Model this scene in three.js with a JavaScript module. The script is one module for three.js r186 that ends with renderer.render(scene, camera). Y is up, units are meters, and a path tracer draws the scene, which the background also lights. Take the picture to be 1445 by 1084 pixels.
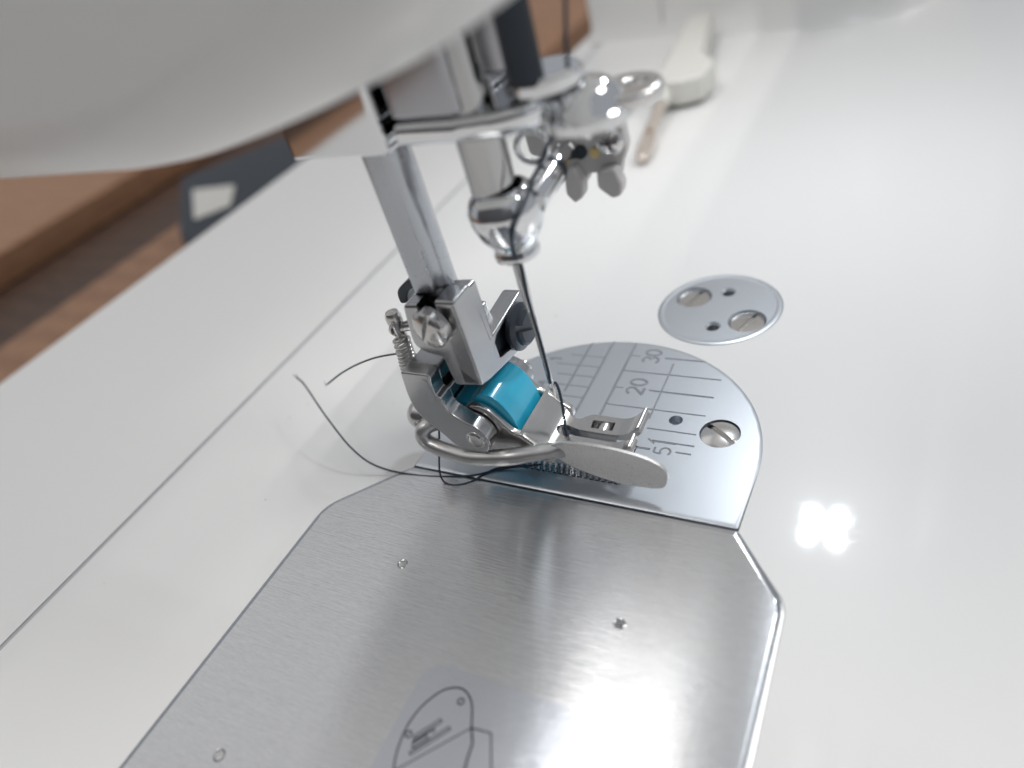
import * as THREE from 'three';
import { mergeGeometries } from 'three/addons/utils/BufferGeometryUtils.js';
import { RectAreaLightUniformsLib } from 'three/addons/lights/RectAreaLightUniformsLib.js';
import { Brush, Evaluator, SUBTRACTION } from 'three-bvh-csg';

// ---------------------------------------------------------------- camera, light, exposure
// all shapes are written in millimetres: x towards the operator, y up, z towards the free end of the machine; the needle falls at x = z = 0
const S = 0.001;
const scene = new THREE.Scene();
const camera = new THREE.PerspectiveCamera(56.68, 1024 / 768, 0.005, 30);
camera.position.set(50.751 * S, 91.451 * S, 77.172 * S);
camera.up.set(-0.1034, 0.75423, -0.64841);
camera.lookAt(camera.position.clone().add(new THREE.Vector3(-0.47904, -0.60908, -0.63209)));
camera.focus = 0.124;
camera.userData.fStop = 8.2;
scene.add(camera);
const renderer = new THREE.WebGLRenderer({ antialias: true });
renderer.toneMapping = THREE.LinearToneMapping;
renderer.toneMappingExposure = 1.05;
renderer.shadowMap.enabled = true;
RectAreaLightUniformsLib.init();
scene.background = new THREE.Color().setRGB(0.33, 0.345, 0.37);      // even ambient light in place of the unseen room around the machine

const lampSpots = [[-625, 2000, 480, 8.5], [-445, 2000, 480, 8.5], [1700, 2100, -700, 8], [-1900, 2300, -150, 0.55]];
const LED = { x: 31, y: 131, z: -99, level: 560 };

// ---------------------------------------------------------------- helpers
let seed = 7;
const rnd = () => { seed = (seed * 1664525 + 1013904223) >>> 0; return seed / 4294967296; };
const V = (a) => new THREE.Vector3(a[0], a[1], a[2]);
const bases = new Map(), used = new Map();
function numbered(n) { const k = used.get(n) ?? 0; used.set(n, k + 1); return k ? n + '_' + String(k).padStart(3, '0') : n; }
function thing(name, label, category, base, group) {
  const o = new THREE.Group(); o.name = numbered(name); o.position.set(base[0] * S, base[1] * S, base[2] * S);
  o.userData = { label, category }; if (group) o.userData.group = group;
  bases.set(o, base); scene.add(o); return o;
}
function add(name, geos, mat, parent, label) {
  let g = Array.isArray(geos) ? (geos.length > 1 ? mergeGeometries(geos.map(plain)) : plain(geos[0])) : geos;
  const b = bases.get(parent) ?? [0, 0, 0];
  g = g.clone().translate(-b[0], -b[1], -b[2]).scale(S, S, S);
  const m = new THREE.Mesh(g, mat); m.name = name; m.castShadow = m.receiveShadow = true;
  if (label) m.userData.label = label;
  bases.set(m, b); (parent ?? scene).add(m); return m;
}
function structure(name, geo, mat) { const m = add(name, geo, mat, undefined); scene.add(m); m.userData.kind = 'structure'; return m; }
function plain(g) { g = g.index ? g.toNonIndexed() : g.clone(); for (const k of Object.keys(g.attributes)) if (!['position', 'normal', 'uv'].includes(k)) g.deleteAttribute(k); if (!g.attributes.normal) g.computeVertexNormals(); g.morphAttributes = {}; return g; }
function crease(g, a = 0.55) {                                         // normals shared by faces that meet below the angle, large faces counting most
  g = plain(g); const p = g.attributes.position, n = p.count, fn = [], at = new Map(), A = new THREE.Vector3(), B = new THREE.Vector3(), C = new THREE.Vector3(), out = new Float32Array(n * 3), ca = Math.cos(a);
  const key = (i) => Math.round(p.getX(i) * 2e4) + ',' + Math.round(p.getY(i) * 2e4) + ',' + Math.round(p.getZ(i) * 2e4), keys = [];
  for (let f = 0; f < n / 3; f++) {
    A.fromBufferAttribute(p, 3 * f); B.fromBufferAttribute(p, 3 * f + 1); C.fromBufferAttribute(p, 3 * f + 2); B.sub(A); C.sub(A); const v = B.clone().cross(C), l = v.length(); fn.push([v, l > 0 ? v.clone().divideScalar(l) : v.clone()]);
    for (let k = 0; k < 3; k++) { const s = key(3 * f + k); keys.push(s); at.has(s) ? at.get(s).push(f) : at.set(s, [f]); }
  }
  for (let i = 0; i < n; i++) { const me = fn[i / 3 | 0][1]; A.set(0, 0, 0); for (const f of at.get(keys[i])) if (fn[f][1].dot(me) > ca) A.add(fn[f][0]); if (A.lengthSq() === 0) A.copy(me); A.normalize(); out[3 * i] = A.x; out[3 * i + 1] = A.y; out[3 * i + 2] = A.z; }
  g.setAttribute('normal', new THREE.BufferAttribute(out, 3)); return g;
}
function uvBox(g, period) {                                           // uv from the millimetre position, by the way a face points
  g = plain(g); const p = g.attributes.position, n = g.attributes.normal, uv = new Float32Array(p.count * 2);
  for (let i = 0; i < p.count; i += 3) {
    let nx = 0, ny = 0, nz = 0; for (let k = 0; k < 3; k++) { nx += Math.abs(n.getX(i + k)); ny += Math.abs(n.getY(i + k)); nz += Math.abs(n.getZ(i + k)); }
    for (let k = 0; k < 3; k++) {
      const x = p.getX(i + k), y = p.getY(i + k), z = p.getZ(i + k);
      const [u, v] = ny >= nx && ny >= nz ? [x, z] : nz >= nx ? [x, y] : [z, y];
      uv[(i + k) * 2] = u / period; uv[(i + k) * 2 + 1] = v / period;
    }
  }
  g.setAttribute('uv', new THREE.BufferAttribute(uv, 2)); return g;
}
function uvFlat(g, f) { g = plain(g); const p = g.attributes.position, uv = new Float32Array(p.count * 2); for (let i = 0; i < p.count; i++) { const [u, v] = f(p.getX(i), p.getY(i), p.getZ(i)); uv[2 * i] = u; uv[2 * i + 1] = v; } g.setAttribute('uv', new THREE.BufferAttribute(uv, 2)); return g; }
const shape = (pts, holes = []) => { const s = new THREE.Shape(pts.map((p) => new THREE.Vector2(p[0], p[1]))); for (const h of holes) s.holes.push(new THREE.Path(h.map((p) => new THREE.Vector2(p[0], p[1])))); return s; };
function ext(sh, depth, bev, seg = 3, steps = 1, wide = bev) { return new THREE.ExtrudeGeometry(sh, { depth: Math.max(depth - 2 * bev, 0.001), steps, bevelEnabled: bev > 0, bevelThickness: bev, bevelSize: wide, bevelOffset: -wide, bevelSegments: seg, curveSegments: 12 }).translate(0, 0, bev); }
const extZ = (pts, z0, z1, bev = 0.2, holes) => crease(ext(shape(pts, holes), z1 - z0, bev).translate(0, 0, z0));
const extY = (pts, y0, y1, bev = 0.2, holes = [], seg = 3, wide = bev) => crease(ext(shape(pts.map(([x, z]) => [x, -z]), holes.map((h) => h.map(([x, z]) => [x, -z]))), y1 - y0, bev, seg, 1, wide).rotateX(-Math.PI / 2).translate(0, y0, 0));
const extX = (pts, x0, x1, bev = 0.2, holes = []) => crease(ext(shape(pts.map(([y, z]) => [-z, y]), holes.map((h) => h.map(([y, z]) => [-z, y]))), x1 - x0, bev).rotateY(Math.PI / 2).translate(x0, 0, 0));
function smooth(pts, n = 6, closed = true, tension = 0.5) { return new THREE.CatmullRomCurve3(pts.map((p) => new THREE.Vector3(p[0], p[1], 0)), closed, 'catmullrom', tension).getPoints(pts.length * n).map((p) => [p.x, p.y]).slice(0, closed ? -1 : undefined); }
function rounded(pts, r, n = 5) {                                      // polygon with rounded corners; a point may carry its own radius
  const out = [], N = pts.length;
  for (let i = 0; i < N; i++) {
    const a = pts[(i + N - 1) % N], b = pts[i], c = pts[(i + 1) % N], la = Math.hypot(a[0] - b[0], a[1] - b[1]), lc = Math.hypot(c[0] - b[0], c[1] - b[1]);
    const rr = Math.min(b[2] ?? r, la * 0.45, lc * 0.45), p = [b[0] + (a[0] - b[0]) / la * rr, b[1] + (a[1] - b[1]) / la * rr], q = [b[0] + (c[0] - b[0]) / lc * rr, b[1] + (c[1] - b[1]) / lc * rr];
    if (rr < 0.02) { out.push([b[0], b[1]]); continue; }
    for (let k = 0; k <= n; k++) { const t = k / n, u = 1 - t; out.push([u * u * p[0] + 2 * u * t * b[0] + t * t * q[0], u * u * p[1] + 2 * u * t * b[1] + t * t * q[1]]); }
  }
  return out;
}
const circle = (cx, cy, r, n = 40) => Array.from({ length: n }, (_, i) => [cx + r * Math.cos(i / n * 2 * Math.PI), cy + r * Math.sin(i / n * 2 * Math.PI)]);
const box = (x0, x1, y0, y1, z0, z1, bev = 0.25) => extY(rounded([[x0, z0], [x1, z0], [x1, z1], [x0, z1]], bev * 1.5, 3), y0, y1, bev);
const flatExtY = (...a) => flatTop(extY(...a));
function along(g, a, b) { const d = V(b).sub(V(a)); return g.applyQuaternion(new THREE.Quaternion().setFromUnitVectors(new THREE.Vector3(0, 1, 0), d.normalize())).translate(a[0], a[1], a[2]); }
const rod = (a, b, r0, r1 = r0, n = 28) => { const l = V(a).distanceTo(V(b)); return along(new THREE.CylinderGeometry(r1, r0, l, n).translate(0, l / 2, 0), a, b); };
const lathe = (prof, a, b, n = 48) => along(crease(new THREE.LatheGeometry(prof.map((p) => new THREE.Vector2(p[0], p[1])), n), 0.7), a, b);
const ball = (c, r, n = 20) => new THREE.SphereGeometry(r, n, n / 2 | 0).translate(c[0], c[1], c[2]);
function wire(pts, r, n = 160, m = 12, caps = true) {
  const c = new THREE.CatmullRomCurve3(pts.map(V), false, 'centripetal'), g = [plain(new THREE.TubeGeometry(c, n, r, m))];
  if (caps) g.push(plain(ball(pts[0], r, m)), plain(ball(pts[pts.length - 1], r, m)));
  return mergeGeometries(g);
}
function twist(pts, r, pitch) {                                        // a two-ply twisted thread
  const c = new THREE.CatmullRomCurve3(pts.map(V), false, 'centripetal'), L = c.getLength(), n = Math.min(1600, Math.ceil(L / pitch * 12)), fr = c.computeFrenetFrames(n), out = [];
  for (const ph of [0, Math.PI]) {
    const q = [];
    for (let i = 0; i <= n; i++) { const p = c.getPointAt(i / n), a = ph + i / n * L / pitch * 2 * Math.PI; q.push(p.addScaledVector(fr.normals[i], Math.cos(a) * r * 0.52).addScaledVector(fr.binormals[i], Math.sin(a) * r * 0.52)); }
    out.push(plain(new THREE.TubeGeometry(new THREE.CatmullRomCurve3(q), n, r * 0.56, 6)));
  }
  return mergeGeometries(out);
}
function strap(pts, size, n = 150, m = 20) {                          // a wire whose section changes from flat and tall to round
  const c = new THREE.CatmullRomCurve3(pts.map(V), false, 'centripetal'), pos = [], idx = [], up = new THREE.Vector3(0, 1, 0);
  for (let i = 0; i <= n; i++) {
    const p = c.getPointAt(i / n), t = c.getTangentAt(i / n), side = t.clone().cross(up).normalize(), u = side.clone().cross(t).normalize(), [w, h] = size(i / n);
    for (let k = 0; k < m; k++) { const a = k / m * 2 * Math.PI; pos.push(...p.clone().addScaledVector(side, Math.cos(a) * w).addScaledVector(u, Math.sin(a) * h).toArray()); }
  }
  for (let i = 0; i < n; i++) for (let k = 0; k < m; k++) { const a = i * m + k, b = i * m + (k + 1) % m; idx.push(a, b, a + m, b, b + m, a + m); }
  for (const [base, flip] of [[0, 1], [n * m, 0]]) for (let k = 1; k + 1 < m; k++) flip ? idx.push(base, base + k + 1, base + k) : idx.push(base, base + k, base + k + 1);
  const g = new THREE.BufferGeometry(); g.setAttribute('position', new THREE.Float32BufferAttribute(pos, 3)); g.setAttribute('uv', new THREE.Float32BufferAttribute(new Float32Array(pos.length / 3 * 2), 2)); g.setIndex(idx); return crease(g, 0.9);
}
const evaluator = new Evaluator(); evaluator.useGroups = false; evaluator.attributes = ['position', 'normal', 'uv'];
function flatTop(g) { const p = g.attributes.position, n = g.attributes.normal, a = new THREE.Vector3(), b = new THREE.Vector3(), c = new THREE.Vector3(); for (let i = 0; i < p.count; i += 3) { a.fromBufferAttribute(p, i); b.fromBufferAttribute(p, i + 1); c.fromBufferAttribute(p, i + 2); const lo = Math.min(a.y, b.y, c.y), hi = Math.max(a.y, b.y, c.y); if (hi - lo < 1e-4 && n.getY(i) + n.getY(i + 1) + n.getY(i + 2) > 1.5) for (let k = 0; k < 3; k++) n.setXYZ(i + k, 0, 1, 0); } return g; }   // level faces are level
function cut(g, tools) { let b = new Brush(plain(g)); b.updateMatrixWorld(); for (const t of tools) { const k = new Brush(plain(t)); k.updateMatrixWorld(); b = evaluator.evaluate(b, k, SUBTRACTION); } return b.geometry; }

// ---------------------------------------------------------------- textures
function grid(w, h, f) { const d = new Uint8Array(w * h * 4); for (let y = 0; y < h; y++) for (let x = 0; x < w; x++) { const v = Math.max(0, Math.min(255, f(x, y) * 255)), i = (y * w + x) * 4; d[i] = d[i + 1] = d[i + 2] = v; d[i + 3] = 255; } const t = new THREE.DataTexture(d, w, h); t.wrapS = t.wrapT = THREE.RepeatWrapping; t.magFilter = THREE.LinearFilter; t.minFilter = THREE.LinearFilter; t.needsUpdate = true; return t; }
function streaks(n, lens) {                                            // hairlines along u, tiling
  const acc = new Float32Array(n * n);
  for (const [len, w] of lens) for (let y = 0; y < n; y++) {
    const row = Float32Array.from({ length: n }, () => rnd() - 0.5); let s = 0; for (let k = 0; k < len; k++) s += row[k];
    for (let x = 0; x < n; x++) { acc[y * n + x] += w * s / Math.sqrt(len); s += row[(x + len) % n] - row[x]; }
  }
  return acc;
}
function cloud(n, cells) {                                             // tiling value noise
  const acc = new Float32Array(n * n);
  for (const [c, w] of cells) { const r = Float32Array.from({ length: c * c }, rnd); for (let y = 0; y < n; y++) for (let x = 0; x < n; x++) { const fx = x / n * c, fy = y / n * c, ix = fx | 0, iy = fy | 0, sx = (fx - ix) ** 2 * (3 - 2 * (fx - ix)), sy = (fy - iy) ** 2 * (3 - 2 * (fy - iy)), g = (a, b) => r[(b % c) * c + a % c]; acc[y * n + x] += w * ((g(ix, iy) * (1 - sx) + g(ix + 1, iy) * sx) * (1 - sy) + (g(ix, iy + 1) * (1 - sx) + g(ix + 1, iy + 1) * sx) * sy); } }
  return acc;
}
const HN = 1024, hair = streaks(HN, [[24, 0.5], [70, 0.6], [220, 0.4]]), hairTex = grid(HN, HN, (x, y) => 0.5 + hair[y * HN + x] * 0.55);
const coarse = streaks(HN, [[7, 0.7], [16, 0.7], [60, 0.3]]), longer = streaks(HN, [[20, 0.7], [60, 0.6], [160, 0.4]]), grainTex = grid(HN, HN, (x, y) => 0.5 + longer[y * HN + x] * 0.55);
const grainTone = grid(HN, HN, (x, y) => 0.94 + coarse[x * HN + y] * 0.12);
const fineCl = cloud(512, [[8, 0.3], [32, 0.3], [128, 0.25], [256, 0.15]]), mottle = grid(512, 512, (x, y) => 0.3 + 0.7 * fineCl[y * 512 + x]);
const pitCl = cloud(512, [[128, 0.5], [256, 0.5]]), pits = grid(512, 512, (x, y) => { const v = pitCl[y * 512 + x]; return v < 0.28 ? 0.45 + v : 0.85 + 0.15 * v; });
const wear = grid(512, 512, (x, y) => 0.72 + 0.28 * fineCl[y * 512 + x]);
const swirl = new Float32Array(512 * 512); for (let k = 0; k < 260; k++) { const a = rnd() * 6.3, l = 8 + rnd() * 60, x0 = rnd() * 512, y0 = rnd() * 512, w = 0.15 + rnd() * 0.5, bend = (rnd() - 0.5) * 0.03; for (let t = 0; t < l; t += 0.5) { const x = (x0 + Math.cos(a + t * bend) * t + 5120 | 0) % 512, y = (y0 + Math.sin(a + t * bend) * t + 5120 | 0) % 512; swirl[y * 512 + x] = Math.max(swirl[y * 512 + x], w); } }
const scratchTex = grid(512, 512, (x, y) => 0.9 - 0.8 * swirl[y * 512 + x]);
const coatTex = grid(512, 512, (x, y) => 0.4 + 0.2 * (fineCl[y * 512 + x] - 0.5) + 0.7 * swirl[y * 512 + x]);
const rep = (t, u, v) => { const c = t.clone(); c.repeat.set(u, v); c.needsUpdate = true; return c; };

// ---------------------------------------------------------------- materials
const std = (o) => new THREE.MeshStandardMaterial(o), phy = (o) => new THREE.MeshPhysicalMaterial(o), rgb = (r, g, b) => new THREE.Color().setRGB(r, g, b);
const M = {
  enamel: phy({ color: rgb(0.8, 0.795, 0.785), roughness: 0.4, clearcoat: 1, clearcoatRoughness: 0.14, clearcoatRoughnessMap: coatTex, bumpMap: scratchTex, bumpScale: 0.0000008 }),
  headWhite: std({ color: rgb(0.8, 0.79, 0.77), roughness: 0.3 }),
  plate: std({ color: rgb(0.6, 0.63, 0.67), metalness: 1, roughness: 0.42, bumpMap: rep(hairTex, 1, 1), bumpScale: 0.0000012 }),
  slide: phy({ color: rgb(0.67, 0.68, 0.7), metalness: 1, roughness: 0.25, anisotropy: 1, map: grainTone, bumpMap: (() => { const t = rep(grainTex, 1, 1); t.rotation = Math.PI / 2; return t; })(), bumpScale: 0.00003 }),
  satin: std({ color: rgb(0.5, 0.5, 0.505), metalness: 1, roughness: 0.26, roughnessMap: wear, bumpMap: mottle, bumpScale: 0.000004 }),
  nickel: std({ color: rgb(0.64, 0.625, 0.605), metalness: 1, roughness: 0.24, roughnessMap: wear, bumpMap: mottle, bumpScale: 0.000003 }),
  cast: std({ color: rgb(0.8, 0.78, 0.76), metalness: 1, roughness: 0.4, map: pits, bumpMap: hairTex, bumpScale: 0.000025 }),
  steel: std({ color: rgb(0.5, 0.52, 0.55), metalness: 1, roughness: 0.3, roughnessMap: wear, bumpMap: mottle, bumpScale: 0.000003 }),
  chrome: std({ color: rgb(0.78, 0.79, 0.8), metalness: 1, roughness: 0.06 }),
  bright: std({ color: rgb(0.76, 0.75, 0.74), metalness: 1, roughness: 0.2 }),
  dark: std({ color: rgb(0.025, 0.033, 0.045), roughness: 0.6 }),
  black: std({ color: rgb(0.06, 0.07, 0.085), metalness: 0.6, roughness: 0.28, bumpMap: mottle, bumpScale: 0.000025 }),
  blue: phy({ color: rgb(0.035, 0.5, 0.74), roughness: 0.26, clearcoat: 0.8, clearcoatRoughness: 0.1, bumpMap: mottle, bumpScale: 0.000006 }),
  thread: std({ color: rgb(0.05, 0.07, 0.1), roughness: 0.75 }),
  laminate: std({ color: rgb(0.79, 0.78, 0.77), roughness: 0.3 }),
  edge: std({ color: rgb(0.45, 0.455, 0.47), roughness: 0.5 }),
  led: std({ color: rgb(0.8, 0.8, 0.8), emissive: rgb(1, 1, 1), emissiveIntensity: 12 }),
  panel: std({ color: rgb(0.8, 0.8, 0.8), emissive: rgb(1, 0.99, 0.97), emissiveIntensity: 4 }),
  softPanel: std({ color: rgb(0.5, 0.5, 0.5), emissive: rgb(1, 0.99, 0.97), emissiveIntensity: 0.05 }),  // for the unseen wide panel that stands in for a bright ceiling
  barSteel: std({ color: rgb(0.5, 0.5, 0.5), metalness: 1, roughness: 0.12 }),
  mirror: std({ color: rgb(0.42, 0.42, 0.44), metalness: 1, roughness: 0.14 }),  // chrome darkened in its colour, imitating a dark room mirrored in it
  guardSteel: std({ color: rgb(0.68, 0.665, 0.65), metalness: 1, roughness: 0.34, bumpMap: mottle, bumpScale: 0.000004 }),
  markFill: std({ color: rgb(0.34, 0.355, 0.38), roughness: 0.6 }),
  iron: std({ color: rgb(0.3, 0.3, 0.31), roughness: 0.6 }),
  plastic: std({ color: rgb(0.66, 0.645, 0.6), roughness: 0.4 }),
  greyPlastic: std({ color: rgb(0.6, 0.58, 0.57), roughness: 0.35 }),
  brass: std({ color: rgb(0.55, 0.42, 0.2), metalness: 1, roughness: 0.35 }),
  floor: std({ color: rgb(0.2, 0.19, 0.18), roughness: 0.7 }),
};
function woodMat(c0, c1) { const n = 512, cl = cloud(n, [[4, 0.4], [16, 0.3], [64, 0.3]]), cv = new Uint8Array(n * n * 4); for (let y = 0; y < n; y++) for (let x = 0; x < n; x++) { const g = 0.5 + 0.5 * Math.sin(y * 0.22 + cl[y * n + x] * 9), k = 0.6 * g + 0.4 * cl[(y * 3 % n) * n + (x >> 3)], i = (y * n + x) * 4; for (let c = 0; c < 3; c++) cv[i + c] = c0[c] + (c1[c] - c0[c]) * k; cv[i + 3] = 255; } const t = new THREE.DataTexture(cv, n, n); t.wrapS = t.wrapT = THREE.RepeatWrapping; t.magFilter = THREE.LinearFilter; t.colorSpace = THREE.SRGBColorSpace; t.needsUpdate = true; return std({ map: t, roughness: 0.55 }); }
M.woodLight = woodMat([160, 120, 90], [132, 96, 70]); M.woodDark = woodMat([84, 60, 46], [62, 44, 34]);

// ---------------------------------------------------------------- the setting
structure('floor', box(-3000, 3000, -740, -720, -3000, 3000, 1), M.floor);

// ---------------------------------------------------------------- table and what stands behind it
const table = thing('sewing_table', 'white laminate table top that the sewing machine bed is sunk into', 'table', [-136, -32, -60]);
{
  const hole = [[-88.6, 130], [-88.6, -286], [101, -286], [101, 130]];
  add('table_top', uvBox(extY(rounded([[-185, -212], [-100, -212], [-100, -330], [420, -330], [420, 420], [-185, 420]], 4), -30, -0.4, 1.2, [hole]), 200), M.laminate, table);
  add('edge_band', box(-186.2, -185, -29, -1.8, -211, 419, 0.3), M.edge, table);
}
const bench = thing('wooden_bench', 'brown wooden bench of broad boards behind the white table', 'bench', [-400, -720, -120]);
add('board', uvBox(box(-326, -190, -62, -42, -900, 500, 2), 300), M.woodLight, bench, 'pale board nearest the table');
add('board', uvBox(box(-505, -327, -82, -62.5, -900, 500, 2), 300), M.woodDark, bench, 'dark brown sunken board');
add('board', uvBox(box(-900, -462, -62, -42, -900, 500, 2), 300), M.woodLight, bench);
for (const [x, z] of [[-240, -600], [-240, 400], [-660, -600], [-660, 400]]) add('leg', box(x - 30, x + 30, -720, -82, z - 30, z + 30, 2), M.woodDark, bench);
const carton = thing('black_case', 'black case with a pale label lying beside the back edge of the white table', 'case', [-240, -42, -140]);
add('case_body', extY(rounded([[-280, -130], [-352, -196], [-300, -262], [-196, -250], [-196, -160], [-256, -118]], 4), -41.5, -30, 3), M.dark, carton);
add('label', extY(rounded([[-281, -143], [-320, -178], [-288, -182], [-268, -158]], 2), -29.9, -29.4, 0.2), M.plastic, carton);

const darkBlocker = thing('unseen_dark_blocker', 'dark grey cabinet out of view beyond the near table end, placed to darken metal reflections', 'blocker', [0, -720, 900]);  // unseen dark block, placed to darken what the metal mirrors
add('blocker_body', box(-1500, 900, -719, 700, 700, 1100, 4), std({ color: rgb(0.1, 0.1, 0.11), roughness: 0.5 }), darkBlocker);
for (const x of [-1498, -698, 102]) add('blocker_front', box(x + 4, x + 792, -690, 690, 682, 699.5, 3), std({ color: rgb(0.12, 0.12, 0.13), roughness: 0.45 }), darkBlocker);

// ---------------------------------------------------------------- sewing machine
const mach = thing('sewing_machine', 'white enamelled industrial sewing machine with steel needle plate and chrome needle bar', 'sewing machine', [0, -8, -90]);
const platePts = [[31.1, 8.25]]; for (let k = 0; k <= 44; k++) { const a = (0 - 180 * k / 44) * Math.PI / 180; platePts.push([0.85 + 30.9 * Math.cos(a), -4.6 + 30.1 * Math.sin(a)]); } platePts.push([-30.2, 8.25]);
const slidePts = [[31.3, 8.5, 0.6], [40, 19.3, 2], [39.6, 118, 2], [-43.6, 118, 2], [-43, 21.5, 3], [-30.6, 8.5, 1]];
{
  const holeA = [[31.1 + 0.3, 8.5], ...platePts.slice(1, -1).map(([x, z]) => { const l = Math.hypot(x - 0.85, z + 4.6); return [x + (x - 0.85) / l * 0.18, z + (z + 4.6) / l * 0.18]; }), [-30.5, 8.5]];
  // one opening for both plates: plate arc, then down the slide plate
  const open = holeA.slice(0, -1).reverse();
  const opening = [...rounded([[31.45, 8.6, 0], [40.2, 19.2, 2], [39.8, 118.2, 2], [-43.8, 118.2, 2], [-43.2, 21.4, 3], [-30.5, 8.6, 0]], 1), ...open.filter(([x, z]) => z < 8)];
  const eyeHole = circle(14.7, -48.45, 13.15, 64);
  add('bed', uvBox(flatExtY(rounded([[-85.8, 128], [-85.8, -284], [100, -284], [100, 128]], 6), -7.5, 0, 0.25, [opening, eyeHole], 3), 60), M.enamel, mach);
  add('joint_strip', box(-88.5, -85.9, -6, -0.55, -283, 127, 0.1), M.edge, mach);
  add('bed_base', box(-85, 99, -45, -7.6, -283, 127, 0.5), M.iron, mach);
}
// engraved needle plate
const groove = (a, b, r = 0.24) => { const l = V(a).distanceTo(V(b)); return along(new THREE.CylinderGeometry(r, r, l, 10).rotateY(0.31).translate(0, l / 2, 0), a, b); };
const Y0 = 0.36, gl = (x0, z0, x1, z1, r) => groove([x0, Y0, z0], [x1, Y0, z1], r);
const tools = [];
for (const [z, x0, x1, r] of [[-29.95, 8.3, 16.8, 0.24], [-25.05, 1.2, 20.7, 0.2], [-20, 8, 20.5, 0.24], [-14.95, 1.3, 20.3, 0.17], [-10.02, 10.8, 19.9, 0.17], [-7.17, 12.7, 20.3, 0.2], [-5.18, 17.5, 20.25, 0.2], [-5.05, 10.4, 13, 0.2], [-29.95, 1.1, 3.2, 0.17], [-20, 1, 2.9, 0.15]]) tools.push(gl(x0, z, x1, z, r * 1.3));
tools.push(gl(11.9, -7.55, 13.3, -6.55, 0.18));
for (const [z, x0] of [[-28.57, -11.9], [-25.4, -14], [-22.2, -12.4], [-19.05, -14.2], [-15.87, -11], [-12.7, -8]]) tools.push(gl(x0, z, -4.1, z, 0.19));
const marks = [], inlay = (x0, z0, x1, z1, r) => marks.push(plain(groove([x0, Y0 - 0.16, z0], [x1, Y0 - 0.16, z1], r)));
for (const [z, x0] of [[-28.57, -11.9], [-25.4, -14], [-22.2, -12.4], [-19.05, -14.2], [-15.87, -11], [-12.7, -8]]) inlay(x0 + 0.1, z, -4.2, z, 0.15);
for (const [z, x0, x1] of [[-7.17, 12.8, 17], [-5.05, 10.5, 12.9]]) inlay(x0, z, x1, z, 0.16);
inlay(12, -7.5, 13.2, -6.6, 0.14);
for (const [x, z0, z1] of [[-3.95, -34.2, -8], [1.05, -34.2, -8], [-8.6, -33.2, -17], [10.55, -28.5, -12.6]]) inlay(x, z0, x, z1, 0.15);
for (const [x, z0, z1, w] of [[-3.95, -36, -8, 0.24], [1.05, -36, -8, 0.24], [-8.6, -36, -17, 0.24], [10.55, -28.6, -12.5, 0.16]]) tools.push(box(x - w, x + w, Y0 - 0.32, Y0 + 1, z0, z1, 0.01));
// figures read by the operator: to the right is -z, up is -x
function figure(strokes, x, z, h, r = 0.27, dark = true) { for (const s of strokes) for (let i = 0; i + 1 < s.length; i++) tools.push(gl(x - s[i][1] * h, z - s[i][0] * h, x - s[i + 1][1] * h, z - s[i + 1][0] * h, r)); if (dark) for (const s of strokes) for (let i = 0; i + 1 < s.length; i++) inlay(x - s[i][1] * h, z - s[i][0] * h, x - s[i + 1][1] * h, z - s[i + 1][0] * h, r * 0.62); }
const arc = (cx, cy, rx, ry, a0, a1, n = 9) => Array.from({ length: n + 1 }, (_, i) => { const a = (a0 + (a1 - a0) * i / n) * Math.PI / 180; return [cx + rx * Math.cos(a), cy + ry * Math.sin(a)]; });
const zero = [arc(0.3, 0.5, 0.28, 0.5, 0, 360, 12)], two = [[...arc(0.3, 0.72, 0.28, 0.28, 170, -40, 7), [0, 0], [0.6, 0]]], three = [arc(0.28, 0.75, 0.26, 0.25, 150, -80, 6), arc(0.28, 0.26, 0.29, 0.27, 85, -150, 7)], five = [[[0.55, 1], [0.1, 1], [0.05, 0.55], ...arc(0.28, 0.32, 0.3, 0.32, 120, -140, 8)]];
figure(two, 7.1, -18.6, 3.3); figure(zero, 7.1, -21.1, 3.3); figure(three, 7.2, -28.2, 3.2); figure(zero, 7.2, -30.5, 3.2); figure(five, 16.7, -4.2, 2.9, 0.2);
figure([[[0.05, 0.75], [0.25, 1], [0.25, 0]]], -13.2, -26.2, 2.8); figure([[[0.05, 0.75], [0.25, 1], [0.25, 0]], [[0.5, 0], [0.9, 1]], [[1.35, 0], [1.35, 1], [0.95, 0.3], [1.55, 0.3]]], -13.2, -16.2, 2.2);
tools.push(new THREE.CylinderGeometry(1.25, 1.25, 3, 28).translate(15.4, 0, -13), new THREE.CylinderGeometry(4.0, 3.4, 1.5, 44).translate(23.75, -0.5, -11.2), new THREE.CylinderGeometry(3.5, 3.5, 5, 44).translate(23.75, -0.5, -11.2));
for (const z of [2.9, -4.2]) tools.push(box(-14.2, 10.6, -4, 2, z - 1.2, z + 1.2, 0.01));
tools.push(new THREE.CylinderGeometry(1.1, 1.1, 6, 24));
const platePart = add('needle_plate', uvBox(flatTop(cut(extY(platePts, -2.4, 0.35, 0.5, [], 3, 0.85), tools)), 40), M.plate, mach, 'satin steel needle plate with engraved scale lines');
add('scale_marks', [mergeGeometries(marks)], M.markFill, platePart);
function slottedHead(c, r, y, ang, dome, slot) {                        // countersunk slotted screw seen from above
  const g = lathe([[0.001, -1.6], [r * 0.8, -1.6], [r, -0.15], [r * 0.97, 0], [r * 0.8, dome * 0.45], [r * 0.45, dome * 0.85], [0.001, dome]], [c[0], y, c[1]], [c[0], y + 1, c[1]]);
  const k = box(-r * 1.2, r * 1.2, y - 0.75, y + 2, -slot / 2, slot / 2, 0.01).rotateY(ang).translate(c[0], 0, c[1]);
  return crease(cut(g, [k]), 0.5);
}
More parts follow.
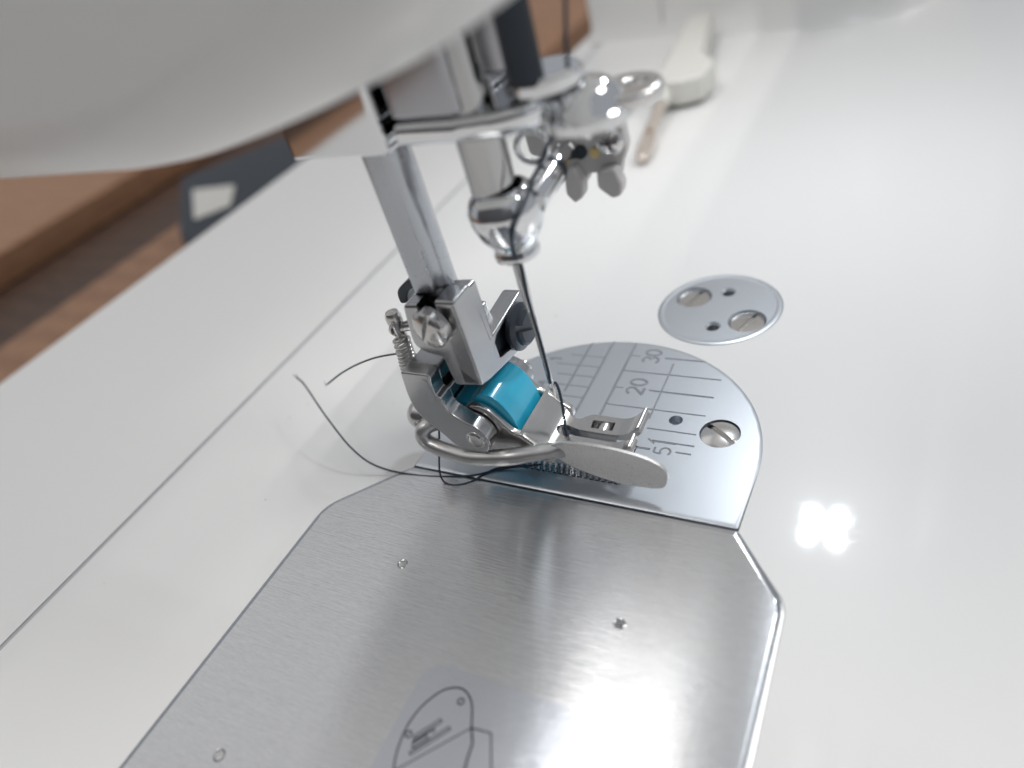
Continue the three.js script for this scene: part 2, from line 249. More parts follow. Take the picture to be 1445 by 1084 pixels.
add('plate_screw', uvBox(slottedHead([23.75, -11.2], 3.5, 0.05, -0.6, 0.6, 1.0), 20), M.bright, platePart);
add('plate_gap_floor', box(-29, 30, -7.4, -2.5, -33, 8, 0.2), M.iron, platePart).name = 'plate_seat';  // grey block under the plate, closing the gap from below
{ // eye plate with two screws and two holes
  const prof = [[0.001, -2], [12.9, -2], [12.95, -0.3], [12.8, 0.1], [12.4, 0.3], [11.9, 0.25], [11.4, 0.08], [0.001, 0.08]];
  let g = lathe(prof, [14.7, 0, -48.45], [14.7, 1, -48.45], 96);
  const t = []; for (const [x, z] of [[8.42, -52], [21.36, -44.5]]) t.push(new THREE.CylinderGeometry(3.95, 3.5, 1.4, 44).translate(x, -0.3, z), new THREE.CylinderGeometry(3.5, 3.5, 6, 44).translate(x, 0, z));
  for (const [x, z] of [[15.3, -54.5], [14.95, -41.9]]) t.push(new THREE.CylinderGeometry(1.75, 1.1, 0.8, 32).translate(x, -0.15, z), new THREE.CylinderGeometry(1.2, 1.2, 6, 32).translate(x, 0, z));
  const eye = add('eye_plate', uvBox(flatTop(cut(g, t)), 40), M.plate, mach, 'round steel eye plate with two slotted screws and two holes');
  add('plate_screw', slottedHead([8.42, -52], 3.45, -0.55, 1.25, 0.12, 0.75), M.bright, eye); add('plate_screw', slottedHead([21.36, -44.5], 3.45, -0.55, 1.2, 0.12, 0.75), M.bright, eye);
  add('eye_seat', new THREE.CylinderGeometry(12.6, 12.6, 4, 48).translate(14.7, -5, -48.45), M.iron, eye);
}
{ // feed dog rows of raked teeth
  for (const zc of [2.9, -4.2]) {
    const geos = []; for (let r = 0; r < 3; r++) for (let i = 0; i < 20; i++) { const x = -13.2 + i * 1.15 + r * 0.35, z = zc - 0.7 + r * 0.7; geos.push(plain(extZ([[x, -0.2], [x + 1.12, -0.2], [x + 0.5, 0.75], [x + 0.2, 0.75]], z - 0.33, z + 0.33, 0.06))); }
    add('feed_dog', [plain(box(-13.8, 10.3, -3, 0.15, zc - 1.08, zc + 1.08, 0.1)), mergeGeometries(geos)].map((g) => uvBox(g, 20)), M.steel, mach);
  }
}
{ // head casting
  const prof = rounded([[-75, 69.5, 12], [-24, 69.6, 14], [-4, 73.2, 14], [14, 77.6, 10], [25, 82, 9], [36, 96, 14], [44, 130, 20], [46, 330, 20], [-75, 330, 20]], 8, 6);
  const g = ext(shape(prof), 54, 9, 8).translate(0, 0, -22);
  add('head_casing', crease(g, 0.5), M.headWhite, mach, 'white head casting above the needle, its rounded end in shade');
  add('arm', crease(ext(shape(rounded([[-48, 142, 22], [48, 142, 22], [52, 330, 20], [-52, 330, 20]], 20, 8)), 276, 2, 3).translate(0, 0, -299), 0.5), M.headWhite, mach);
  const plan = smooth([[-93, -262], [-91, -252], [-75, -250.5], [-56, -248.5], [-30, -241], [0, -236], [20, -235.5], [34, -239], [42, -246], [47, -258], [48, -283], [-93, -283]], 6, true, 0.35);
  const col = ext(shape(plan.map(([x, z]) => [x, -z])), 330, 0, 1, 60).rotateX(-Math.PI / 2), p = col.attributes.position;
  for (let i = 0; i < p.count; i++) { const y = p.getY(i), x = p.getX(i), k = THREE.MathUtils.smoothstep(y, 0, 70), f = Math.max(0, 5 - y) ** 2 * 0.12; p.setX(i, x + (x > 10 ? k * 27 * Math.min(1, (x - 10) / 30) : 0) + Math.sign(x) * f * 0.4); p.setZ(i, p.getZ(i) + (p.getZ(i) > -270 ? f : 0)); }
  const column = add('arm_column', crease(col, 0.7), M.headWhite, mach);
  add('cover_plate', box(-57.2, -56.5, 2, 330, -249.2, -248.0, 0.1), M.greyPlastic, column).name = 'cover_seam';
}
{ // work light under the arm: four LEDs
  const lamp = add('work_light', crease(ext(shape(rounded([[LED.x - 12, -(LED.z - 12)], [LED.x + 12, -(LED.z - 12)], [LED.x + 12, -(LED.z + 12)], [LED.x - 12, -(LED.z + 12)]], 4)), 10, 1).rotateX(-Math.PI / 2).translate(0, LED.y + 1, 0)), M.headWhite, mach);
  for (const [dx, dz] of [[-4.6, -4.6], [4.6, -4.6], [-4.6, 4.6], [4.6, 4.6]]) {
    add('led', new THREE.CylinderGeometry(1.8, 1.8, 0.8, 24).translate(LED.x + dx, LED.y + 0.6, LED.z + dz), M.led, lamp);
    const l = new THREE.RectAreaLight(new THREE.Color().setRGB(0.88, 0.94, 1), LED.level, 3.4 * S, 3.4 * S); l.position.set((LED.x + dx) * S, (LED.y - 0.1) * S, (LED.z + dz) * S); l.lookAt((LED.x + dx) * S, -1, (LED.z + dz - 0.01) * S); l.name = 'led_glow'; scene.add(l);
  }
}
{ // presser bar: round above, milled flat towards its lower end
  const ring = (y, flat) => Array.from({ length: 40 }, (_, i) => { const a = i / 40 * 2 * Math.PI; let x = 3.6 * Math.cos(a), z = 3.6 * Math.sin(a); x = Math.max(x, -3.6 + flat); z = Math.min(z, 3.6 - 0.55); return [-16.1 + x, y, z]; });
  const lv = [[32, 0.75], [45.5, 0.75], [47.5, 0.6], [50.5, 0.1], [52, 0], [75, 0]], pos = [], uv = [], idx = [];
  lv.forEach(([y, f]) => { const r = ring(y, f); for (let i = 0; i <= 40; i++) { pos.push(...r[i % 40]); uv.push(i / 40, y / 30); } });
  for (let k = 0; k + 1 < lv.length; k++) for (let i = 0; i < 40; i++) { const a = k * 41 + i; idx.push(a, a + 41, a + 1, a + 1, a + 41, a + 42); }
  const g = new THREE.BufferGeometry(); g.setAttribute('position', new THREE.Float32BufferAttribute(pos, 3)); g.setAttribute('uv', new THREE.Float32BufferAttribute(uv, 2)); g.setIndex(idx); g.computeVertexNormals();
  add('presser_bar', uvBox(crease(g, 0.35), 18), M.steel, mach);
}
add('needle_bar', uvBox(rod([-0.35, 50, 0], [-0.35, 75, 0], 3.2), 20), M.barSteel, mach);
{ // needle clamp
  const cl = add('needle_clamp', lathe([[0.001, 42.7], [2.9, 42.8], [3.4, 43.2], [3.45, 43.9], [3.15, 44.4], [3.1, 44.9], [3.7, 45.6], [4.8, 47.4], [5.35, 49.6], [5.3, 51.2], [4.6, 52.6], [3.8, 53.4], [3.25, 53.6]], [0.6, 0, 0], [0.6, 1, 0]), M.chrome, mach);
  const A = [4.4, 50.8, -0.5], B = [4.6, 51.9, -12.5], at = (t) => [A[0] + (B[0] - A[0]) * t, A[1] + (B[1] - A[1]) * t, A[2] + (B[2] - A[2]) * t];
  add('clamp_boss', rod(A, at(0.6), 2.15, 2.05), M.chrome, cl);
  add('clamp_collar', rod(at(0.6), at(0.68), 2.15), M.black, cl);
  const head = rod(at(0.66), at(1), 1.95, 1.95); add('clamp_screw', cut(head, [box(-0.4, 0.4, -4, 4, -1.2, 1.2, 0.01).translate(...at(1))]), M.chrome, cl);
  add('thread_hook', new THREE.TorusGeometry(2.2, 0.45, 10, 30).rotateY(0.3).translate(3.2, 56, -6.5), M.chrome, cl);
}
{ // chrome guide plates below the head
  const gp = add('guide_plate', extY(rounded([[-10.4, 4.4, 0.8], [1, 4.3, 2], [6.2, 3.4, 3], [9.8, 0.4, 3], [10.2, -8, 4], [4, -14, 4], [-10.4, -14]], 1, 8), 61.4, 64.6, 1.1), M.chrome, mach, 'mirror bright chrome guide plate around the bars');
  add('guide_block', box(-28.6, -11.2, 61, 84, -20, 5.6, 0.7), M.chrome, gp);
  add('guide_block', box(-10.3, 0.6, 64.7, 86, -14, 4.1, 0.9), M.mirror, gp);
  add('guide_block', box(1.2, 5.6, 67.5, 88, -7, -1, 0.7), M.mirror, gp);
  add('guide_post', rod([8.3, 66.8, 0], [8.3, 96, 0], 2.15), M.dark, gp);
  add('post_collar', lathe([[0.001, 64.65], [4.2, 64.65], [5, 65.2], [5, 66.4], [4.3, 67], [0.001, 67]], [8.8, 0, -3.4], [8.8, 1, -3.4]), M.chrome, gp);
  add('guide_boss', lathe([[0.001, 59], [4.6, 59], [5.7, 59.8], [5.7, 61], [4.8, 61.6], [4.1, 63.6], [2.7, 64.6], [0.001, 64.9]], [13, 0, -5], [13, 1, -5]), M.chrome, gp);
  add('guide_tab', extY(smooth([[13, -8], [15, -4], [19, -4], [21.6, -7], [20.8, -11.2], [17.2, -13.2], [14, -12]], 6), 60.4, 62.4, 0.5, [circle(18, -9.8, 1.4, 24)]), M.bright, gp);
}
{ // thread wiper bracket behind the needle clamp
  const w = add('wiper_bracket', extZ(rounded([[3.6, 57], [13.6, 57], [13.9, 52], [12.6, 49.3], [12.2, 47.6], [9.8, 47.6], [9, 48.6], [7.4, 48.4], [6.8, 46.8], [5.3, 47], [5.4, 50], [6, 52.4]], 0.8, 4), -15.5, -13.2, 0.4), M.greyPlastic, mach, 'grey wiper bracket with a cross recess screw');
  add('wiper_arm', extZ(rounded([[-2.2, 56.5], [5, 57], [5.2, 52.8], [0.4, 50.6], [-2, 51.4]], 0.8, 4), -16.5, -14.2, 0.4), M.greyPlastic, w);
  add('wiper_jaw', extZ(rounded([[4.6, 50.2], [6.4, 50.4], [7.2, 48], [6.9, 45.8], [5.4, 44.8], [4.2, 46.2]], 0.5, 4), -13.6, -11.2, 0.4), M.greyPlastic, w);
  add('wiper_jaw', extZ(rounded([[9.6, 49.6], [12.4, 50], [13.2, 47.6], [12.8, 45.9], [11.4, 45.4], [9.4, 47.2]], 0.5, 4), -13.6, -11.2, 0.4), M.greyPlastic, w);
  const head = lathe([[0.001, 0], [1.9, 0], [1.95, 0.5], [1.4, 1], [0.001, 1.25]], [11.7, 53.2, -13.2], [11.9, 53.3, -12.2]);
  add('cross_screw', cut(head, [box(-1.1, 1.1, -0.2, 0.2, -2, 2, 0.01).translate(11.9, 53.3, -11.6), box(-0.2, 0.2, -1.1, 1.1, -2, 2, 0.01).translate(11.9, 53.3, -11.6)]), M.bright, w);
  add('wiper_spot', rod([7, 52, -13.6], [7, 52, -12.7], 1), M.dark, w); add('wiper_spot', rod([9.2, 51.8, -13.6], [9.2, 51.8, -12.8], 0.75), M.brass, w);  // dark disc painted for a small hole, then a brass pin
}

// ---------------------------------------------------------------- needle
const needle = thing('needle', 'slim bright sewing needle hanging from the chrome needle clamp', 'needle', [0, 15, 0]);
{
  const g = lathe([[0.001, 14.8], [0.12, 15.3], [0.34, 16.6], [0.44, 17.6], [0.46, 19], [0.47, 22], [0.5, 30.5], [0.6, 34], [0.82, 37.5], [0.86, 43.2], [0.001, 43.2]], [0, 0, 0], [0, 1, 0], 28);
  add('needle_shaft', cut(g, [box(-0.2, 0.2, 17.2, 33, 0.26, 1.2, 0.01), box(-0.22, 0.22, 17.6, 19.2, -1.2, 1.2, 0.01)]), M.bright, needle);
}

// ---------------------------------------------------------------- presser foot
const foot = thing('presser_foot', 'raised metal presser foot with a blue plastic block and wire finger guard', 'presser foot', [-5, 3, 0]);
{
  const holder = add('foot_holder', uvBox(cut(extZ(rounded([[-18.9, 37.1, 0.8], [-9, 37.8, 0.8], [-9, 21.7, 0.4], [-14.6, 20.9, 1], [-15, 26.9, 0.3], [-17.9, 27.5, 1], [-20, 29, 1.2], [-19.6, 33, 2]], 0.6), -1.2, 6.1, 0.55), [box(-16.2, -11.6, 33.4, 40, 3.4, 8, 0.3), rod([-16.1, 30, 0], [-16.1, 42, 0], 3.7)]), 25), M.satin, foot);
  const wing = [[38.2, 0.9, 0.8], [38.2, 6.1, 0.8], [21.7, 6.1, 0.4], [20.8, 3.4, 1], [19.7, -2.2, 1.6], [18.2, -11.4, 2.5], [20.4, -14.6, 2], [25.6, -15.2, 2], [28, -12.4, 0.8], [26.8, 0, 0.3], [36.8, 0.6, 0.5]];
  const hole = [[25.9, -6.5], [26.1, -3.6], [25.6, -1.4], [24.3, -0.2], [22.9, -0.3], [22, -1.6], [21.6, -4], [21.5, -7], [23.6, -8]];
  add('foot_wing', uvBox(extX(rounded(wing, 0.5), -12.6, -8.95, 0.4, [smooth(hole, 4)]), 25), M.satin, foot, 'upright flange with a slotted arm reaching back');
  add('back_plate', uvBox(box(-15, -12.4, 24, 29.6, -6.6, -1.6, 0.3), 25), M.satin, foot);
  const bs = lathe([[0.001, 0], [4.1, 0], [4.3, 0.5], [4.25, 1], [3.6, 1.5], [3.3, 1.6], [3.2, 2.2], [2.7, 2.6], [0.001, 2.7]], [-8.9, 23.4, -8], [-7.9, 23.4, -8]);
  add('black_screw', uvBox(crease(cut(bs, [box(-7.3, -3, -3.4, 3.4, -0.55, 0.55, 0.01).rotateX(1.05).translate(0, 23.4, -8), ]), 0.5), 12), M.black, foot, 'black slotted screw on the rear arm');
  add('slot_shade_fill', extX(smooth(hole, 4), -12, -10.2, 0.1), M.dark, foot);  // near-black sheet in the slot, its colour standing in for shade
  // clamp screw: round head with a slot, its axis towards the free end of the machine
  const hs = lathe([[0.001, 0], [3.35, 0], [3.4, 1.7], [3.15, 2.15], [2.6, 2.5], [1.4, 2.85], [0.001, 3]], [-14.05, 33.6, 5.6], [-14.25, 33.55, 6.6]);
  add('clamp_screw', uvBox(crease(cut(hs, [box(-0.45, 0.45, -5, 5, -0.9, 2, 0.01).rotateZ(-0.42).translate(-14.6, 33.4, 8.6)]), 0.5), 14), M.nickel, foot);
  // bracket
  const bp = [[-21.9, 25.9, 0.5], [-15.9, 25.9, 0.9], [-16.4, 23.6, 0.3], [-16.4, 21.3, 0.3], [-15.6, 21.1, 0.3], [-15.5, 19.3, 0.4], [-14.9, 17.6, 0.8], [-12.9, 16.1, 1.5], [-10.6, 15.2, 1.6], [-9.1, 13.2, 1.2], [-8.9, 11, 1], [-10.2, 9.1, 1.2], [-12, 8.4, 1.4], [-14.6, 8.5, 1.5], [-16.4, 9.6, 0.8], [-18.7, 12.7, 0.6], [-20.7, 14.6, 1], [-21.7, 16, 1], [-22.5, 18, 1], [-22.5, 21, 1]];
  const br = add('hinge_bracket', uvBox(mergeGeometries([plain(extZ(rounded(bp, 0.4), 6.35, 9.5, 0.3)), plain(extZ(rounded(bp.map(([x, y, r]) => [x, y, r]), 0.4), -9, -6.4, 0.3)), plain(extZ(rounded([[-22.3, 25.4], [-16.2, 25.4], [-16.6, 22.2], [-22.3, 22.2]], 0.4), -6.4, 6.4, 0.1)), plain(extZ(rounded([[-22.2, 22.1], [-18.8, 22.1], [-18.8, 12.9], [-20.6, 15], [-21.8, 16.6]], 0.4), -6.4, 6.4, 0.1)), plain(extZ(rounded([[-18.6, 20.9], [-15.7, 20.9], [-15.6, 18.6], [-18.6, 18.6]], 0.4), -6.4, 6.4, 0.1))]), 25), M.satin, foot, 'grey metal bracket holding the hinge pin');
  add('bracket_relief', uvBox(extZ(rounded([[-17.9, 25], [-16.9, 24.6], [-16.6, 20], [-17.7, 20]], 0.3), 9.5, 9.58, 0.03), 25), M.satin, br);
  add('hinge_pin', uvBox(lathe([[0.001, 0], [1.45, 0], [1.45, 20], [1.2, 20.22], [0.9, 20.15], [0.001, 20.12]], [-11.5, 12.2, -10.4], [-11.5, 12.2, 0]), 15), M.nickel, foot);
  add('pin_rim', new THREE.TorusGeometry(1.62, 0.22, 10, 36).translate(-11.5, 12.2, 9.5), M.nickel, foot);
  // cheeks and sole plate
  const cheek = [[-16.6, 10.4], [-16.2, 14.4], [-14, 16.4], [-11.6, 16.8], [-9.8, 16], [-8.2, 14.2], [-6.4, 11.8], [-4.4, 11], [-2.2, 9], [-0.6, 7.9], [-0.6, 6], [-5, 6], [-13, 6.4]];
  for (const [z0, z1] of [[4.7, 6.2], [-6.2, -4.7]]) add('cheek', uvBox(extZ(smooth(cheek, 4, true, 0.3), z0, z1, 0.45), 20), M.nickel, foot);
  // sole: swept profile along x, cut to its outline
  const prof = [[-5, 11.5], [-4.4, 10.95], [-3.2, 9.75], [-2.1, 8.68], [-1.2, 8.02], [0, 7.6], [1.4, 7.42], [4, 7.35], [8.6, 7.25], [10.2, 7.5], [11.5, 8.15], [12.5, 8.95], [13.2, 9.65]];
  const top = smooth(prof, 4, false), low = top.map(([x, y], i) => [x + (x > 9.5 ? 0.75 : 0), y - (x < 0 ? 3.4 : x < 9 ? 2.2 : 1.1)]).reverse();
  let sole = extZ([...top, ...low], -9, 6, 0.12);
  const out = extY(smooth([[-6, -6.3], [-3.5, -6.3], [-1.3, -4.6], [0.2, -3.4], [1.7, -3.3], [2.8, -4.3], [4, -4.9], [9, -4.9], [11, -4.95], [12.6, -5.3], [13.6, -5.6], [16, -5.6], [16, 3.9], [2, 4], [-1, 5.4], [-6, 6.2]], 5, true, 0.25), -2, 20, 0);
  const mask = cut(extY([[-30, -30], [40, -30], [40, 30], [-30, 30]], -1, 19, 0), [out]);
  const slot = extY(smooth([[-1.25, 0], [-0.9, -0.95], [0.3, -1.25], [1.5, -1.0], [2.6, -0.75], [6, -0.72], [16, -0.72], [16, 0.85], [6, 0.85], [2.6, 0.85], [1.5, 1.2], [0.3, 1.3], [-0.9, 1.0]], 4, true, 0.3), -2, 20, 0);
  const win = extY(rounded([[4.1, -3.5], [8.2, -3.7], [8.3, -1.7], [4.4, -1.6]], 0.15), -2, 20, 0);
  sole = cut(sole, [mask, slot, win]);
  const sp = add('sole', uvBox(sole, 20), M.nickel, foot, 'sole plate with a needle slot and a small window');
  add('window_roller', uvBox(rod([6.25, 5.7, -3.9], [6.25, 5.7, -1.4], 1.45), 12), M.bright, sp);
  add('toe_lip', rod([13.4, 9.55, -5.5], [13.4, 9.55, -0.8], 0.42), M.nickel, sp); add('toe_lip', rod([13.4, 9.55, 0.85], [13.4, 9.55, 3.6], 0.42), M.nickel, sp);
  // blue block
  const bl = smooth([[-18.6, 9], [-18.6, 12], [-18.5, 14.6], [-17.8, 15.5], [-16.2, 15.7], [-14.6, 15.8], [-13.5, 16.4], [-12.5, 17.6], [-11.2, 18.25], [-9.6, 17.9], [-8.1, 16.7], [-6.9, 14.6], [-6.1, 12], [-5.7, 9], [-6.2, 7.2], [-11, 6.8], [-17.5, 7.2]], 5, true, 0.45);
  add('blue_block', uvBox(extZ(bl, -4.55, 4.55, 0.15), 20), M.blue, foot, 'glossy blue plastic block between the metal cheeks');
  // finger guard
  const path = [[5, 7.4, 4.5], [3, 7.4, 4.62], [1, 7.55, 4.95], [-0.9, 7.8, 5.75], [-2.8, 8.1, 6.9], [-6.6, 8.2, 8.7], [-10.6, 7.5, 9.1], [-15.0, 7.1, 9.3], [-18.6, 6.9, 8.8], [-21.6, 7.2, 8.5], [-23.8, 7.9, 8.3], [-24.6, 9.2, 8.1], [-24.3, 10.4, 7.4], [-22.9, 10.6, 5.8], [-20.6, 9.4, 3.8], [-18, 8.2, 2.4]];
  const gd = add('finger_guard', uvBox(strap(path, (t) => { const k = THREE.MathUtils.smoothstep(t, 0.0, 0.15); return [0.45 + 1.05 * k, 2.0 - 0.5 * k]; }) , 14), M.guardSteel, foot, 'bent wire finger guard flattened into a paddle');
  const pad = smooth([[0.4, 9.3], [2.2, 10.1], [5.8, 10.55], [10.6, 10.5], [15.1, 9.9], [17.9, 9.0], [19.5, 7.7], [19.95, 6.5], [19.8, 5.1], [19.1, 3.5], [17.6, 2.75], [15.1, 2.45], [11.3, 2.5], [7.5, 3.2], [4.3, 4.2], [2.1, 5.2], [1, 5.9], [0.3, 6.6], [-0.1, 7.4], [-0.2, 8.2], [0, 8.8]], 3, true, 0.5);
  add('guard_paddle', uvBox(extZ(pad, 4.75, 5.5, 0.18), 16), M.cast, gd, 'flat mottled grey paddle end of the guard');
  add('heel', uvBox(crease(new THREE.CapsuleGeometry(3, 4, 10, 28).rotateX(Math.PI / 2).translate(-26.6, 10.6, 2), 0.7), 16), M.nickel, foot);
  add('heel_web', uvBox(box(-27, -16, 8.6, 11.4, -1.5, 3.4, 0.5), 20), M.nickel, foot);
  // return spring and its post
  const sc = []; const ax = [[-25.1, 28, 3], [-25.4, 25.6, 3], [-25.6, 23.9, 3], [-26, 22.2, 3], [-26.2, 20.5, 3]], cv = new THREE.CatmullRomCurve3(ax.map(V));
  for (let i = 0; i <= 150; i++) { const t = i / 150, c = cv.getPoint(t), a = t * 8.5 * 2 * Math.PI; sc.push([c.x + Math.cos(a) * 1.35, c.y + Math.cos(a) * 0.18, c.z + Math.sin(a) * 1.35]); }
  sc.unshift([-24.4, 31.6, 4.1], [-25.3, 30.6, 4.3], [-25.6, 29.2, 3.8]);
  add('return_spring', wire(sc, 0.3, 500, 8), M.nickel, foot);
  add('spring_post', [lathe([[0.001, 27.2], [1, 27.2], [1.25, 30], [1.4, 31], [1.45, 32], [1.1, 32.9], [0.001, 33.3]], [-25.2, 0, 2.6], [-25.2, 1, 2.6]), rod([-25.2, 29.6, 2.6], [-18.5, 30.6, 1], 0.9)], M.nickel, foot);
  add('dark_clip', extZ(smooth([[-24.6, 33.2], [-24.5, 35.2], [-23.2, 36.6], [-20.8, 37.9], [-17, 38.2], [-17, 36.6], [-20.7, 36.3], [-22.4, 35], [-23.2, 33.4]], 4), -3.5, 0.4, 0.3), M.black, foot);
}

// ---------------------------------------------------------------- slide plate
const slide = thing('slide_plate', 'brushed steel slide plate with chamfered corners and a printed sticker', 'slide plate', [-2, -2, 40]);
{
  const g = extY(rounded(slidePts, 1, 6), -2.2, 0.35, 0.55, [], 3, 1.15);
  add('cover_panel', uvFlat(flatTop(plain(g)), (x, y, z) => [z / 110, x / 110]), M.slide, slide);
  for (const [x, z] of [[-19.4, 29], [19.1, 28.8], [-28.4, 65.1]]) add('rivet', lathe([[0.001, 0.3], [0.95, 0.3], [0.93, 0.4], [0.82, 0.46], [0.72, 0.42], [0.66, 0.37], [0.4, 0.4], [0.001, 0.42]], [x, 0, z], [x, 1, z], 24), M.satin, slide);
  // printed film
  const W = 1200, H = 1000, cv = document.createElement('canvas'); cv.width = W; cv.height = H; const c = cv.getContext('2d'); const P = (x, z) => [(z - 42.3) / 30 * W, (x + 5.6) / 25 * H];
  c.fillStyle = 'rgb(206,208,212)'; c.fillRect(0, 0, W, H); c.strokeStyle = 'rgb(24,28,48)'; c.lineCap = c.lineJoin = 'round';
  const line = (pts, w) => { c.lineWidth = w * 1.5; c.beginPath(); pts.forEach(([x, z], i) => (i ? c.lineTo(...P(x, z)) : c.moveTo(...P(x, z)))); c.stroke(); };
  line(smooth([[-1.6, 58.6], [-2.36, 57.23], [-2.99, 55.66], [-3.33, 54.15], [-3.53, 52.56], [-3.46, 50.84], [-3.04, 49.11], [-2.32, 47.54], [-1.44, 46.2], [-0.54, 45.45], [0.5, 44.95], [1.61, 44.87], [2.64, 45.27], [3.52, 45.99], [4.11, 46.79], [4.73, 47.99], [5.29, 49.18]], 5, false), 6);
  line([[5.29, 49.18], [6.44, 50.94], [6.59, 52.2], [6.9, 53.84], [8.1, 60]], 7); line(rounded([[5.3, 49.2], [8.2, 48.9], [10.17, 52.65], [13, 58], [5.35, 49.25]], 0.01).slice(0, -1).concat([]), 5); line([[-1.38, 56.87], [5.2, 49.3]], 4); line([[-2.6, 58.3], [-1.38, 56.87]], 4);
  for (const [x, z] of [[2.1, 46.5], [-2.75, 52.9]]) { c.lineWidth = 8; c.beginPath(); c.ellipse(...P(x, z), 17, 17, 0, 0, 7); c.stroke(); }
  const bar = (x0, z0, x1, z1, w) => { const l = Math.hypot(x1 - x0, z1 - z0), nx = -(z1 - z0) / l * w, nz = (x1 - x0) / l * w; line([[x0, z0], [x1, z1], [x1 + nx, z1 + nz], [x0 + nx, z0 + nz], [x0, z0]], 4); };
  bar(-1.94, 52.9, 0.56, 49.6, 0.45); bar(-1.5, 54.0, -0.15, 52.2, 0.5); bar(-1.75, 53.5, -0.3, 51.6, 0.25); bar(-1.35, 54.9, 2.24, 50.1, 0.45); c.beginPath(); c.ellipse(...P(0.25, 51.3), 10, 12, 0, 0, 7); c.stroke();
  const tex = new THREE.CanvasTexture(cv); tex.colorSpace = THREE.SRGBColorSpace; tex.magFilter = THREE.LinearFilter;
  const film = phy({ map: tex, color: rgb(0.94, 0.96, 1), metalness: 1, roughness: 0.26, anisotropy: 1, bumpMap: (() => { const t = rep(grainTex, 0.25, 0.22); t.rotation = Math.PI / 2; return t; })(), bumpScale: 0.000025 });
  add('sticker', uvFlat(extY(rounded([[-5.5, 42.4, 4], [19.2, 42.4, 4], [19.2, 72], [-5.5, 72]], 3, 8), 0.354, 0.385, 0.008), (x, y, z) => [(z - 42.3) / 30, 1 - (x + 5.6) / 25]), film, slide, 'translucent sticker printed with a line drawing of the plate');
}

// ---------------------------------------------------------------- threads
const needleThread = thing('sewing_thread', 'dark thread running down the needle and through the foot slot', 'thread', [0, 7, 0]);
add('thread', twist([[14, 76, -3], [12.75, 69.6, -3], [11.6, 64, -3.4], [9.8, 60.6, -4], [7.2, 57.2, -3.2], [5.6, 52.6, 3.4], [3.9, 49.4, 5.1], [2.6, 45.6, 4.2], [1.3, 42, 1.2], [0.75, 36, 0.95], [0.65, 28, 0.7], [0.45, 21, 0.55], [0.1, 18.5, 0.2], [0.5, 18, -0.5], [0.85, 17, -0.4], [1.05, 14.7, 0], [0.75, 11.3, 0], [0.35, 8.4, 0], [0, 5.5, 0.4], [-4, 2.6, 2.5], [-9, 1.3, 4.4]], 0.27, 1.1), M.thread, needleThread);
const longTail = thing('sewing_thread', 'long dark thread end curving out beneath the wire guard over the white bed', 'thread', [-40, 0, 8]);
add('thread', twist([[-5, 2, 4.4], [-9.2, 0.9, 4.7], [-12.9, 0.45, 5.9], [-16.5, 0.4, 7.9], [-20.1, 0.35, 8.95], [-23.2, 0.35, 9.75], [-27.4, 0.3, 10.4], [-31.2, 0.5, 10.8], [-35.1, 1.0, 11.05], [-38.9, 2.2, 11.0], [-43.3, 4.2, 9.8], [-48.5, 6.1, 7.2], [-53.9, 7.6, 4.1], [-58.7, 8.5, 1.1], [-63.2, 8.6, -1.6], [-66.5, 8.2, -3.2]], 0.2, 0.9), M.thread, longTail);
const shortTail = thing('sewing_thread', 'short dark thread arching behind the spring and looping on the slide plate', 'thread', [-30, 0, 4]);
add('thread', twist([[-4, 2, 4], [-8.6, 1.0, 4.5], [-12.9, 0.7, 5.7], [-15.0, 0.4, 7.7], [-16.55, 0.35, 9.6], [-18.4, 0.35, 10.8], [-20.1, 0.35, 11.1], [-21.6, 0.7, 10.9], [-22.2, 2.1, 10.35], [-22.1, 4.2, 9.5], [-22, 6.4, 8.2], [-22.2, 9.1, 6.3], [-23, 14, 3], [-25, 19, 0], [-27.5, 21.6, -0.5], [-29.9, 21.9, 0.6], [-35, 20.8, 1], [-40.7, 18.5, 1], [-46.6, 15.4, 1], [-51.9, 12, 1]], 0.19, 0.9), M.thread, shortTail);

for (const [t, p, d] of [[longTail, [-66.5, 8.2, -3.2], [-0.75, -0.1, -0.55]], [shortTail, [-51.9, 12, 1], [-0.8, -0.55, 0]]]) {
  const g = []; for (let k = 0; k < 5; k++) { const j = () => (rnd() - 0.5) * 0.9, q = [p[0] + d[0] * 0.9 + j() * 0.5, p[1] + d[1] * 0.9 + j() * 0.5, p[2] + d[2] * 0.9 + j() * 0.5]; g.push(plain(wire([p, q, [q[0] + d[0] * 0.5 + j(), q[1] + j(), q[2] + j()]], 0.035, 8, 4, false))); }
  add('frayed_end', g, M.thread, t);
}
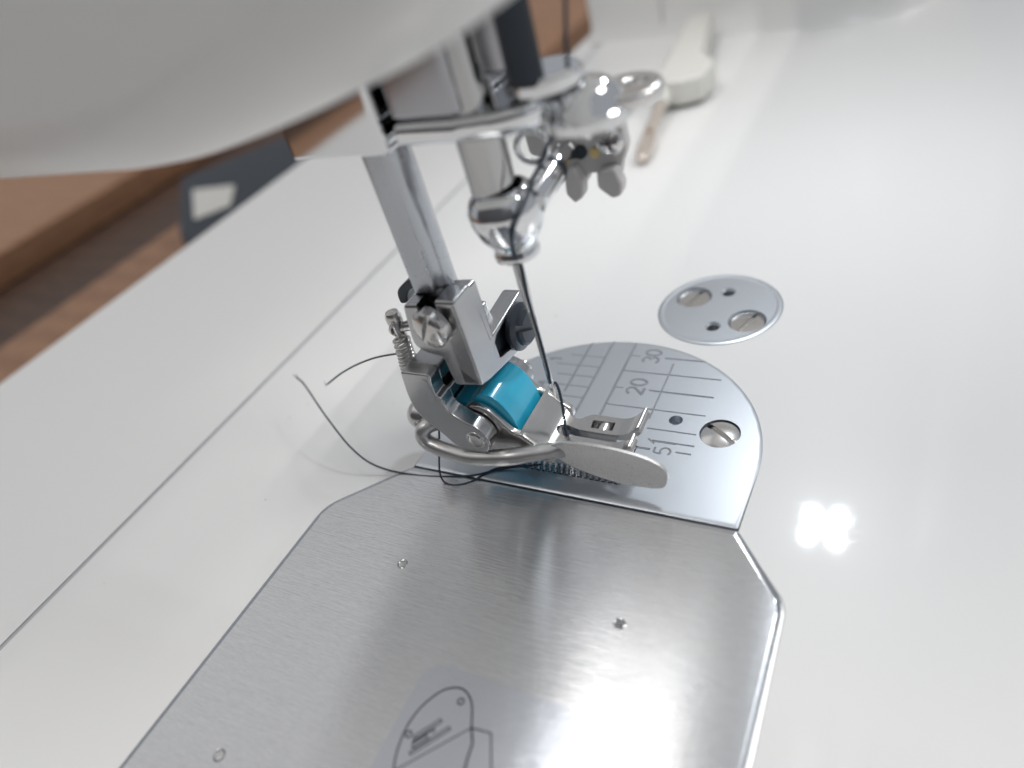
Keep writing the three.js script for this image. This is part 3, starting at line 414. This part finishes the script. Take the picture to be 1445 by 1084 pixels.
// ---------------------------------------------------------------- small screwdriver on the bed
const sd = thing('screwdriver', 'small screwdriver with a white handle lying near the arm column', 'screwdriver', [-28, 0.3, -180]);
{
  const flat = [[-41.5, -234], [-34.5, -172], [-37, -166], [-33, -161], [-24, -160], [-17, -164], [-16, -176], [-20, -183], [-23.5, -188], [-31.5, -236]];
  add('handle', uvBox(extY(rounded(flat, 2.2, 4), 1.5, 10.5, 1.8), 20), M.plastic, sd);
  add('collar', uvBox(rod([-30.5, 5.4, -161.5], [-29.6, 4.8, -154], 3.2, 2.6), 20), M.plastic, sd);
}
add('blade', [rod([-30, 5.4, -166], [-27.8, 3.6, -136], 2, 1.7), uvBox(extY(smooth([[-29.6, -138], [-26.4, -137], [-23.6, -127], [-23.7, -119.5], [-26.4, -118.8], [-28.6, -126]], 4), 1.2, 3.6, 0.5), 20)], std({ color: rgb(0.72, 0.64, 0.57), metalness: 0.7, roughness: 0.35 }), sd);

// ---------------------------------------------------------------- lint
{
  const g = []; for (let k = 0; k < 24; k++) { const x = -80 + rnd() * 70, z = -120 + rnd() * 195, l = 0.15 + rnd() * 0.9 * rnd(), a = rnd() * 6.3, h = 0.09; if ((Math.abs(x) < 45 && z > 5) || Math.hypot(x, z) < 40) continue; g.push(plain(wire([[x, h, z], [x + Math.cos(a) * l * 0.5 + (rnd() - 0.5) * 0.2, h, z + Math.sin(a) * l * 0.5], [x + Math.cos(a) * l, h, z + Math.sin(a) * l]], 0.05, 6, 5, false))); }
  const lint = add('lint_specks', g, M.iron, undefined); scene.add(lint); lint.userData = { label: 'tiny specks of lint scattered over the white machine bed', category: 'lint', kind: 'stuff' };
}
// ---------------------------------------------------------------- unseen overhead lamps, placed to light the bed and streak the slide plate
const lampWords = ['slim unseen tube lamp overhead, placed to streak the slide plate, the one farther from the operator', 'slim unseen tube lamp overhead, placed to streak the slide plate, the one nearer the operator', 'square unseen lamp panel overhead, placed to light the bed from the operator side', 'wide unseen glowing panel standing in for the bright ceiling above the wooden bench'];
lampSpots.forEach(([x, y, z, level], i) => {
  const strip = i < 2, w = strip ? 40 : i > 2 ? 3000 : 900, d = strip ? 900 : i > 2 ? 3000 : 900;
  const t = thing('unseen_ceiling_lamp', lampWords[i], 'lamp', [x, y, z]);
  add('lamp_housing', box(x - w / 2 - 10, x + w / 2 + 10, y + 6, y + 50, z - d / 2 - 10, z + d / 2 + 10, 4), M.laminate, t);
  add('lamp_diffuser', box(x - w / 2, x + w / 2, y + 2, y + 5.9, z - d / 2, z + d / 2, 1), i > 2 ? M.softPanel : M.panel, t);
  const l = new THREE.RectAreaLight(new THREE.Color().setRGB(1, 0.98, 0.95), strip ? level * 6 : level, w * S, d * S); l.position.set(x * S, y * S, z * S); l.lookAt(x * S, -5, z * S + 0.0001); l.name = 'lamp_glow'; scene.add(l);
});

renderer.render(scene, camera);
